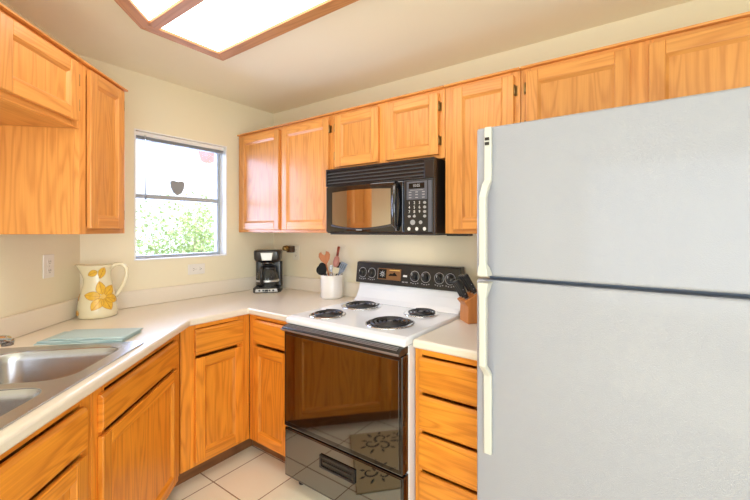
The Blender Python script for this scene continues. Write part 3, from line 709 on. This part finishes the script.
# ------------------------------------------------------------------ blind and plaque at the window
bl = thing('window_blind', 'raised venetian blind bunched at the top of the kitchen window', 'blind', (-.035, (ya + yb) / 2, zb))
hb = (yb - ya) / 2 - .006
MB().box(-.02, .02, -hb, hb, -.026, -.001).build('headrail', M['white_paint'], bl, .002)
s_ = MB()
for j in range(4): s_.box(-.02, .02, -hb + .004, hb - .004, -.0295 - j * .0036, -.0275 - j * .0036)
s_.build('slats', M['blind'], bl); MB().box(-.02, .02, -hb + .004, hb - .004, -.050, -.0430).build('bottom_rail', M['blind'], bl, .002)
MB().tube([(.026, -hb + .05, -.02), (.03, -hb + .05, -.1), (.03, -hb + .05, -.43)], .0035, 8).build('wand', M['acrylic'], bl)
hs = MB(); pts = [(0, -.052), (.026, -.035), (.042, 0), (.046, .035), (.036, .047), (.018, .046), (0, .042), (-.018, .046), (-.036, .047), (-.046, .035), (-.042, 0), (-.026, -.035)]
hs.prism(pts, -.004, .004, 'x'); hs.build('plaque', M['felt_grey'], None, .002)
o = bpy.data.objects['plaque']; o.location = (-.074, -.73, 1.682); tag(o, 'grey heart shaped plaque standing on the window middle rail', 'plaque'); o.name = 'heart_plaque'

# ------------------------------------------------------------------ outlets
def outlet(leg, x, z, horiz, label, m):
    t = thing('wall_outlet', label, 'outlet', leg.pt(x, -.0005, z), leg.th, None)
    w_, h_ = (.058, .036) if horiz else (.036, .058)
    MB().box(-w_, w_, -.006, 0, -h_, h_).build('cover_plate', m, t, .0025)
    for s in (-1, 1):
        cx_, cz_ = (s * .022, 0) if horiz else (0, s * .022)
        MB().box(cx_ - .015, cx_ + .015, -.0085, -.0062, cz_ - .015, cz_ + .015).build('socket', m, t, .003)
        sl = MB()
        for q in (-1, 1):
            if horiz: sl.box(cx_ - .004, cx_ + .004, -.0092, -.0084, q * .006 - .001, q * .006 + .001)
            else: sl.box(cx_ + q * .006 - .001, cx_ + q * .006 + .001, -.0092, -.0084, cz_ - .003, cz_ + .006)
        sl.cyl((cx_ + (.009 if horiz else 0), -.0084, cz_ - (0 if horiz else .009)), .0022, .0008, 'y', 10); sl.build('slot', M['slot'], t)
    MB().cyl((0, -.006, 0), .003, .001, 'y', 10).build('screw', M['silver'], t)
outlet(DIAG, -.243, 1.21, False, 'upright wall outlet above the sink, left of the jug', M['outlet_white'])
outlet(WINL, -.64, 1.115, True, 'sideways wall outlet just below the window sill', M['outlet_white'])
outlet(BACK, .292, 1.208, False, 'wall outlet beside the coffee maker holding a dark plug', M['ivory'])
pg = thing('plug_adapter', 'dark bronze plug-in adapter in the outlet beside the coffee maker', 'plug', (.262, -.0105, 1.238))
MB().box(-.026, .026, -.045, 0, -.028, .024).build('housing', M['bronze'], pg, .006, 3)
MB().lathe([(.02, 0), (.024, .02), (.018, .045), (.012, .05)], (-.02, -.03, .006), 16, axis='y').build('lamp_cap', M['brass'], pg)

# ------------------------------------------------------------------ coffee maker
cm = thing('coffee_maker', 'black drip coffee maker in the corner below the wall cabinet', 'coffee maker', (.185, -.185, ZC + .0005), R(45)); cm.scale = (1.1, 1, 1.02)
H_ = .315
b = MB(); b.prism(rrect(-.092, .092, -.088, .075, .03), 0, .035); b.build('base', M['black_plastic'], cm, .004)
b = MB(); b.prism(rrect(-.09, .09, .02, .075, .02), .0355, .225); b.build('water_tank', M['black_plastic'], cm, .004)
b = MB(); b.loops([[(x * sx, y * sy + oy, z) for x, y in rrect(-.09, .09, -.075, .075, .03)] for z, sx, sy, oy in ((.2255, .86, .92, .004), (.25, .97, 1, 0), (.30, 1, 1, 0), (.312, .97, .97, 0), (H_, .88, .88, 0))]); b.build('brew_head', M['black_plastic'], cm)
p = MB(); p.prism([(-.032, .238), (.032, .238), (.042, .296), (-.042, .296)], -.0795, -.073, 'y'); p.build('silver_panel', M['silver'], cm, .003)
p = MB(); p.prism([(-.075, .006), (.075, .006), (.07, .03), (-.07, .03)], -.0925, -.0865, 'y'); po_ = p.build('control_strip', M['silver'], cm, .003)
for x in (-.045, -.02, .02, .045): MB().cyl((x, -.0922, .018), .007, .002, 'y', 12).build('button', M['black_plastic'], po_)
MB().box(-.011, .011, -.0945, -.0922, .011, .025).build('clock', M['display'], po_)
MB().cyl((0, -.03, .0355), .062, .004, n=28).build('warming_plate', M['dark_steel'], cm)
cf = MB(); cf.lathe([(.060, .040), (.074, .052), (.076, .085), (.069, .128), (.055, .165), (.052, .178)], (0, -.03, 0), 28, True, False); co = cf.build('carafe', M['carafe'], cm)
MB().lathe([(.052, .17), (.0545, .172), (.0545, .186), (.035, .196)], (0, -.03, 0), 28).build('carafe_lid', M['black_plastic'], co)
MB().lathe([(.0770, .080), (.0775, .086), (.0755, .094)], (0, -.03, 0), 28, False, False).build('carafe_band', M['silver'], co)
h = MB(); h.tube([(-.022, -.088, .182), (-.026, -.112, .178), (-.028, -.124, .13), (-.026, -.118, .085), (-.022, -.102, .062)], [.010, .011, .012, .011, .009], 10, flat=1.3); h.build('carafe_handle', M['black_plastic'], co)
MB().lathe([(.034, .0), (.044, .006), (.05, .022)], (0, -.03, .2025), 24).build('filter_basket', M['black_gloss'], cm)

# ------------------------------------------------------------------ jug with yellow flowers
jg = thing('pitcher', 'cream ceramic pitcher with yellow flowers in the counter corner', 'pitcher', (.135, -1.238, ZC + .0005), R(0))
prof = [(.060, 0), (.082, .002), (.0865, .008), (.0875, .03), (.0855, .06), (.080, .10), (.072, .14), (.0635, .18), (.0585, .21), (.0575, .235), (.0605, .26), (.066, .278), (.068, .284)]
def jr(z):
    for (r0, h0_), (r1, h1_) in zip(prof[1:], prof[2:]):
        if h0_ <= z <= h1_: return r0 + (r1 - r0) * (z - h0_) / (h1_ - h0_)
    return prof[-1][0]
CAMA = math.atan2(-2.0085 + 1.238, 2.6804 - .135)      # facing the room
SP = CAMA - R(100)                                      # spout to the left when seen from the room
def jp(a, z, off=0):
    r = jr(z) + off; d_ = (math.cos(a - SP) + 1) / 2
    s = max(0, (z - .20) / .084) * d_ ** 7
    r += .030 * s
    return (r * math.cos(a), r * math.sin(a), z + (.004 * s if z > .27 else 0))
m = MB(); n = 48; rings = []
rings.append([(0.055 * math.cos(2*math.pi*k/n), .055 * math.sin(2*math.pi*k/n), 0) for k in range(n)])
for r, z in prof[1:]: rings.append([jp(2 * math.pi * k / n, z) for k in range(n)])
for z, off in ((.283, -.006), (.26, -.006), (.21, -.006), (.10, -.006), (.02, -.006)): rings.append([jp(2 * math.pi * k / n, z, off) for k in range(n)])
m.loops(rings); m.build('body', M['jug'], jg)
HA = CAMA + R(82)
ha = Vector((math.cos(HA), math.sin(HA), 0))
hp = [ha * .055 + Vector((0, 0, .262)), ha * .075 + Vector((0, 0, .283)), ha * .105 + Vector((0, 0, .285)), ha * .126 + Vector((0, 0, .262)), ha * .129 + Vector((0, 0, .225)), ha * .118 + Vector((0, 0, .18)), ha * .096 + Vector((0, 0, .135)), ha * .078 + Vector((0, 0, .105))]
sm = []
for i in range(len(hp) - 1):
    for t_ in (0, .5): sm.append(hp[i].lerp(hp[i+1], t_))
sm.append(hp[-1]); m = MB(); m.tube(sm, .0125, 12, flat=.8); m.build('handle', M['jug'], jg)
def petal(a0, z0, ang, ln, wd, start=.006, core=False):
    nn = 12; m = MB(); line = MB(); R0 = .075
    def on(u, v, off):
        # u,v on the surface (metres): u to the right as seen, v up
        a = a0 + u / R0; z = min(max(z0 + v, .003), .281); return jp(a, z, off)
    def uvp(s, w): 
        c, s_ = math.cos(ang), math.sin(ang); return (c * s - s_ * w, s_ * s + c * w)
    rows = []
    for j in range(nn + 1):
        s = start + ln * j / nn; q = math.sin(math.pi * (j / nn) ** .85) ** .8 * wd if 0 < j < nn else .0004
        rows.append([uvp(s, q * k) for k in (-1, -.5, 0, .5, 1)])
    ids = [[m.pt(on(*p, .0018)) for p in r] for r in rows]
    for j in range(nn):
        for k in range(4): m.face([ids[j][k], ids[j][k+1], ids[j+1][k+1], ids[j+1][k]], [(0, 0)] * 4, .5, True)
    o = m.build('petal', M['petal'], jg)
    vein = MB(); vein.tube([on(*r[2], .0022) for r in rows], .0009, 5)
    for sgn in (0, 4): vein.tube([on(*r[sgn], .0020) for r in rows], .0008, 5)
    vein.build('petal_outline', M['petal_line'], o)
FA = CAMA + R(16); FZ = .118
for k, ang in enumerate((100, 40, -22, -68, -122, 172, 196 - 360 + 0)):
    if k == 6: continue
    petal(FA, FZ, R(ang), .072, .023, .010)
m = MB(); cc = [jp(FA + .012 * math.cos(2*math.pi*k/20) / .075, FZ + .012 * math.sin(2*math.pi*k/20), .003) for k in range(20)]
ctr = m.pt(jp(FA, FZ, .005)); ids = [m.pt(q) for q in cc]
for k in range(20): m.face([ctr, ids[k], ids[(k+1) % 20]], [(0, 0)] * 3, .5, True)
m.build('flower_centre', M['petal_core'], jg)
petal(CAMA + R(-2), .252, R(200), .055, .017, 0); petal(CAMA + R(0), .238, R(-60) + R(0), .0, .0) if False else None
petal(CAMA + R(24), .272, R(-110), .062, .02, 0); petal(CAMA - R(78), .10, R(150), .05, .017, 0); petal(CAMA - R(60), .03, R(170), .04, .014, 0)

# ------------------------------------------------------------------ towel beside the sink
tw = thing('dish_towel', 'folded pale blue green dish towel lying beside the sink', 'towel', DIAG.pt(-.535, -.345, ZC + .001), DIAG.th)
def layer(x0, x1, y0, y1, z0, th_, sk_, seed):
    rnd = random.Random(seed); m = MB(); nx, ny = 14, 20; ph = rnd.uniform(0, 6)
    def h(i, j):
        x, y = i / nx, j / ny; e = min(x, 1 - x, y, 1 - y); return .0022 * math.sin(5 * x + ph) * math.sin(4 * y + ph) * min(1, e * 6) - (0.0018 if e == 0 else 0)
    def pos(i, j, top):
        x = x0 + (x1 - x0) * i / nx + sk_ * (j / ny - .5); y = y0 + (y1 - y0) * j / ny
        return (x, y, z0 + (th_ + h(i, j) if top else 0.0))
    for top in (1, 0):
        ids = [[m.pt(pos(i, j, top)) for j in range(ny + 1)] for i in range(nx + 1)]
        if top: it = ids
        else: ib = ids
        for i in range(nx):
            for j in range(ny):
                q = [ids[i][j], ids[i+1][j], ids[i+1][j+1], ids[i][j+1]]; q = q if top else q[::-1]
                m.face(q, [(m.v[k][0], m.v[k][1]) for k in q], .5, bool(top))
    bd = [(i, 0) for i in range(nx)] + [(nx, j) for j in range(ny)] + [(i, ny) for i in range(nx, 0, -1)] + [(0, j) for j in range(ny, 0, -1)]
    for k in range(len(bd)):
        a, b = bd[k], bd[(k+1) % len(bd)]; q = [ib[a[0]][a[1]], ib[b[0]][b[1]], it[b[0]][b[1]], it[a[0]][a[1]]]
        m.face(q, [(m.v[v][0], m.v[v][1]) for v in q])
    return m
layer(-.085, .085, -.17, .165, 0, .0055, .03, 1).build('fold', M['towel'], tw)
layer(-.082, .084, -.172, .158, .0078, .005, .035, 2).build('fold', M['towel'], tw)
layer(-.076, .086, -.176, .12, .0152, .005, .03, 3).build('fold', M['towel'], tw)

# ------------------------------------------------------------------ utensil crock
CX, CY = .80, -.117; cz = ZC + .0005
ck = thing('utensil_crock', 'white ceramic crock full of cooking utensils left of the stove', 'crock', (CX, CY, cz))
m = MB(); m.lathe([(.070, 0), (.076, .004), (.077, .02), (.077, .158), (.0745, .163), (.071, .158), (.070, .012), (.03, .010)], (0, 0, 0), 40); m.build('body', M['ceramic'], ck)
cam_r = Vector((math.cos(R(33.5 + 13)), math.sin(R(33.5 + 13)), 0)); cam_f = Vector((-cam_r.y, cam_r.x, 0))   # right and away as one faces the crock
def utensil(name, label, side, lean, fwd, length, build):
    length += .012
    """handle foot inside the crock; 'build' adds parts along a local z axis"""
    foot = Vector((CX, CY, cz + .014)) - cam_r * (side * .5) + cam_f * fwd * -.3
    top = Vector((CX, CY, cz + .165)) + cam_r * side + cam_f * fwd
    d = (top - foot).normalized(); t_ = thing(name, label, 'utensil', foot, 0, 'utensils in the crock')
    q = d.to_track_quat('Z', 'Y'); face = (q.inverted() @ (-cam_f)); roll = math.atan2(face.x, -face.y)
    t_.rotation_mode = 'QUATERNION'; t_.rotation_quaternion = q @ Matrix.Rotation(roll, 3, 'Z').to_quaternion()
    build(t_, length); return t_
def shaft(t_, L_, m, r=.0055): MB().tube([(0, 0, 0), (0, 0, L_ * .5), (0, 0, L_)], [r * 1.2, r, r * .9], 10).build('handle', M[m], t_)
def heart_head(t_, L_):
    shaft(t_, L_, 'spoon_wood')
    pts = [(-.006, 0), (.006, 0), (.030, .03), (.040, .06), (.034, .082), (.016, .09), (.010, .072), (0, .062), (-.012, .076), (-.016, .092), (-.034, .084), (-.041, .06), (-.030, .03)]
    MB().prism([(x, z + L_) for x, z in pts], -.004, .004, 'y', 'z').build('head', M['spoon_wood'], t_, .002)
def bowl_head(mn, rx, rz, dep):
    def f(t_, L_):
        shaft(t_, L_, mn); m = MB(); n = 20; rings = []
        for s, d_ in ((1, 0), (.9, -.4), (.65, -.75), (.3, -.97), (.05, -1)): rings.append([(rx * s * math.cos(2*math.pi*k/n), d_ * dep * -1, L_ + rz + rz * s * math.sin(2*math.pi*k/n)) for k in range(n)])
        for s, d_ in ((.05, -.85), (.3, -.82), (.65, -.6), (.86, -.28), (.95, 0)): rings.append([(rx * s * math.cos(2*math.pi*k/n), d_ * dep * -1, L_ + rz + rz * s * math.sin(2*math.pi*k/n)) for k in range(n)])
        m.loops(rings); m.build('bowl', M[mn], t_)
    return f
def flat_head(hm, bm_, w_, h_, slots=0):
    def f(t_, L_):
        shaft(t_, L_, hm)
        pts = [(-.006, L_), (.006, L_), (w_, L_ + h_ * .3), (w_ * 1.05, L_ + h_), (-w_ * 1.05, L_ + h_), (-w_, L_ + h_ * .3)]
        b = MB().prism(pts, -.002, .002, 'y', 'z').build('blade', M[bm_], t_, .0015)
        for j in range(slots): MB().box(-w_ * .6 + j * w_ * .6 - .002, -w_ * .6 + j * w_ * .6 + .002, -.0026, -.0021, L_ + h_ * .4, L_ + h_ * .85).build('slot', M['slot'], b)
    return f
def grip_up(hm, bm_):
    def f(t_, L_):
        MB().tube([(0, 0, 0), (0, 0, L_)], .004, 8).build('shaft', M[bm_], t_)
        MB().tube([(0, 0, L_), (0, 0, L_ + .068)], [.009, .010], 10).build('handle', M[hm], t_)
        MB().lathe([(.005, -.085), (.019, -.068), (.023, -.04), (.016, -.012), (.007, 0)], (0, 0, L_), 18, sy=.5).build('head', M['salmon'], t_)
    return f
utensil('wooden_spoon', 'reddish wooden spoon with a notched head standing in the crock', -.022, 0, .01, .215, heart_head)
utensil('ladle', 'black ladle leaning furthest left in the crock', -.054, 0, .004, .158, bowl_head('nylon', .036, .036, .022))
utensil('serving_spoon', 'black serving spoon leaning left behind the ladle', -.043, 0, .034, .172, bowl_head('nylon', .028, .036, .012))
utensil('silicone_brush', 'salmon headed brush with a dark red wooden handle, tallest in the crock', .018, 0, .02, .272, grip_up('red_wood', 'silver'))
utensil('spatula', 'blue grey slotted spatula leaning furthest right in the crock', .05, 0, -.004, .16, flat_head('blue_grey', 'blue_grey', .022, .085, 3))
utensil('turner', 'black turner leaning right behind the blue grey spatula', .036, 0, .032, .172, flat_head('nylon', 'nylon', .032, .065))
utensil('cream_spatula', 'cream spatula low in the middle front of the crock', .02, 0, -.03, .15, flat_head('cream_sil', 'cream_sil', .022, .05))
utensil('steel_spoon', 'shiny steel spoon in the middle of the crock', -.002, 0, -.012, .158, bowl_head('steel', .014, .024, .006))

# ------------------------------------------------------------------ knife block
KX, KY = 1.884, -.215
kb = thing('knife_block', 'orange brown wooden knife block on the short worktop', 'knife block', (KX, KY, ZC + .0005), R(48))
LEAN = R(24); ld = Vector((-math.sin(LEAN), 0, math.cos(LEAN)))
prof_k = [(-.03, 0), (.085, 0), (.085, .105), (.052, .165), (-.048, .112), (-.028, .088)]
m = MB(); m.prism([(x, z) for x, z in prof_k], -.052, .052, 'y', 'z'); m.build('block', M['block_wood'], kb, .004)
e0, e1 = Vector((-.048, 0, .112)), Vector((.052, 0, .165)); tn = (e1 - e0).normalized(); nrm = Vector((-tn.z, 0, tn.x))
names = [('front left', 0), ('front middle', 1), ('front right', 2), ('back left', 3), ('back middle', 4), ('back right', 5)]
lab = ['black handled knife in the block, front row, nearest the room', 'black handled knife in the block, front row, middle slot', 'black handled knife in the block, front row, nearest the wall',
       'black handled knife in the block, back row, nearest the room', 'black handled knife in the block, back row, middle slot', 'black handled knife in the block, back row, nearest the wall']
mk = kb.matrix_basis.copy()
mk = Matrix.Translation(Vector((KX, KY, ZC + .0005))) @ Matrix.Rotation(R(48), 4, 'Z')
ang = math.atan2(nrm.x, nrm.z)
for i in range(6):
    row, cidx = divmod(i, 3)
    p = e0 + tn * (.026 if row == 0 else .078) + Vector((0, (-.034, 0, .034)[cidx], 0)) + nrm * .0008
    w_ = mk @ p
    k_ = thing('kitchen_knife', lab[i], 'knife', w_, 0, 'knives in the block'); k_.rotation_euler = (0, ang, R(48))
    L_ = (.112, .105, .108, .115, .11, .105)[i]
    h = MB(); rings = []
    for z, a_, b2_, ox in ((.006, .0095, .013, 0), (.02, .0105, .0145, .001), (L_ * .5, .011, .015, .0), (L_ * .8, .011, .0155, -.002), (L_ * .95, .0105, .017, -.005), (L_, .008, .013, -.007)):
        rings.append([(ox + .88 * b2_ * math.cos(2*math.pi*q/14), .8 * a_ * math.sin(2*math.pi*q/14), z) for q in range(14)])
    h.loops(rings); h.build('handle', M['knife_black'], k_)
    MB().box(-.009, .009, -.005, .005, 0, .0065).build('bolster', M['silver'], k_, .001)
    for z in (.03, .055): MB().cyl((0, -.009, z), .0025, -.018, 'y', 8).build('rivet', M['silver'], k_)

# ------------------------------------------------------------------ kitchen rug before the sink (seen mirrored in the oven door)
rg = thing('kitchen_rug', 'beige rug with dark scrolling flowers before the sink, mirrored in the oven door', 'rug', DIAG.pt(-1.15, -.98, 0), DIAG.th)
M['rug'] = mat('rug_beige', (.55, .44, .26), .95, bump=.5, bscale=300); M['rug_dark'] = mat('rug_pattern', (.035, .045, .05), .95)
MB().box(-.46, .46, -.29, .29, .0005, .010).build('pile', M['rug'], rg, .004)
mo = MB()
def scroll(cx_, cy_, s, a0):
    for k in range(3):
        a = a0 + k * 2.09; c0 = Vector((cx_ + s * .45 * math.cos(a), cy_ + s * .45 * math.sin(a))); pts_ = []
        for j in range(19):
            u = j / 18; rr = s * .46 * (1 - .8 * u); th_ = a + 3.4 + 5.2 * u; pts_.append((c0.x + rr * math.cos(th_), c0.y + rr * math.sin(th_), .0102))
        mo.tube(pts_, [s * .075 * (1 - .5 * j / 18) for j in range(19)], 6, flat=.1)
        for q_ in range(4):
            b_2 = a + .7 * (q_ - 1.5); c1 = Vector((cx_ + s * (.85 + .12 * (q_ % 2)) * math.cos(b_2), cy_ + s * (.85 + .12 * (q_ % 2)) * math.sin(b_2)))
            d_ = Vector((math.cos(b_2), math.sin(b_2))); mo.tube([(c1.x - d_.x * s * .16, c1.y - d_.y * s * .16, .0102), (c1.x, c1.y, .0102), (c1.x + d_.x * s * .2, c1.y + d_.y * s * .2, .0102)], [s * .02, s * .085, s * .01], 6, flat=.08)
for q in ((.28, .16, .11, 0), (.10, .20, .08, 1), (.33, -.13, .10, 2), (-.05, .02, .13, .5), (.12, -.2, .08, 1.5), (-.32, .17, .10, 1), (-.3, -.15, .11, 2.2), (-.1, -.2, .07, 0)): scroll(*q)
mo.build('scroll_pattern', M['rug_dark'], rg)
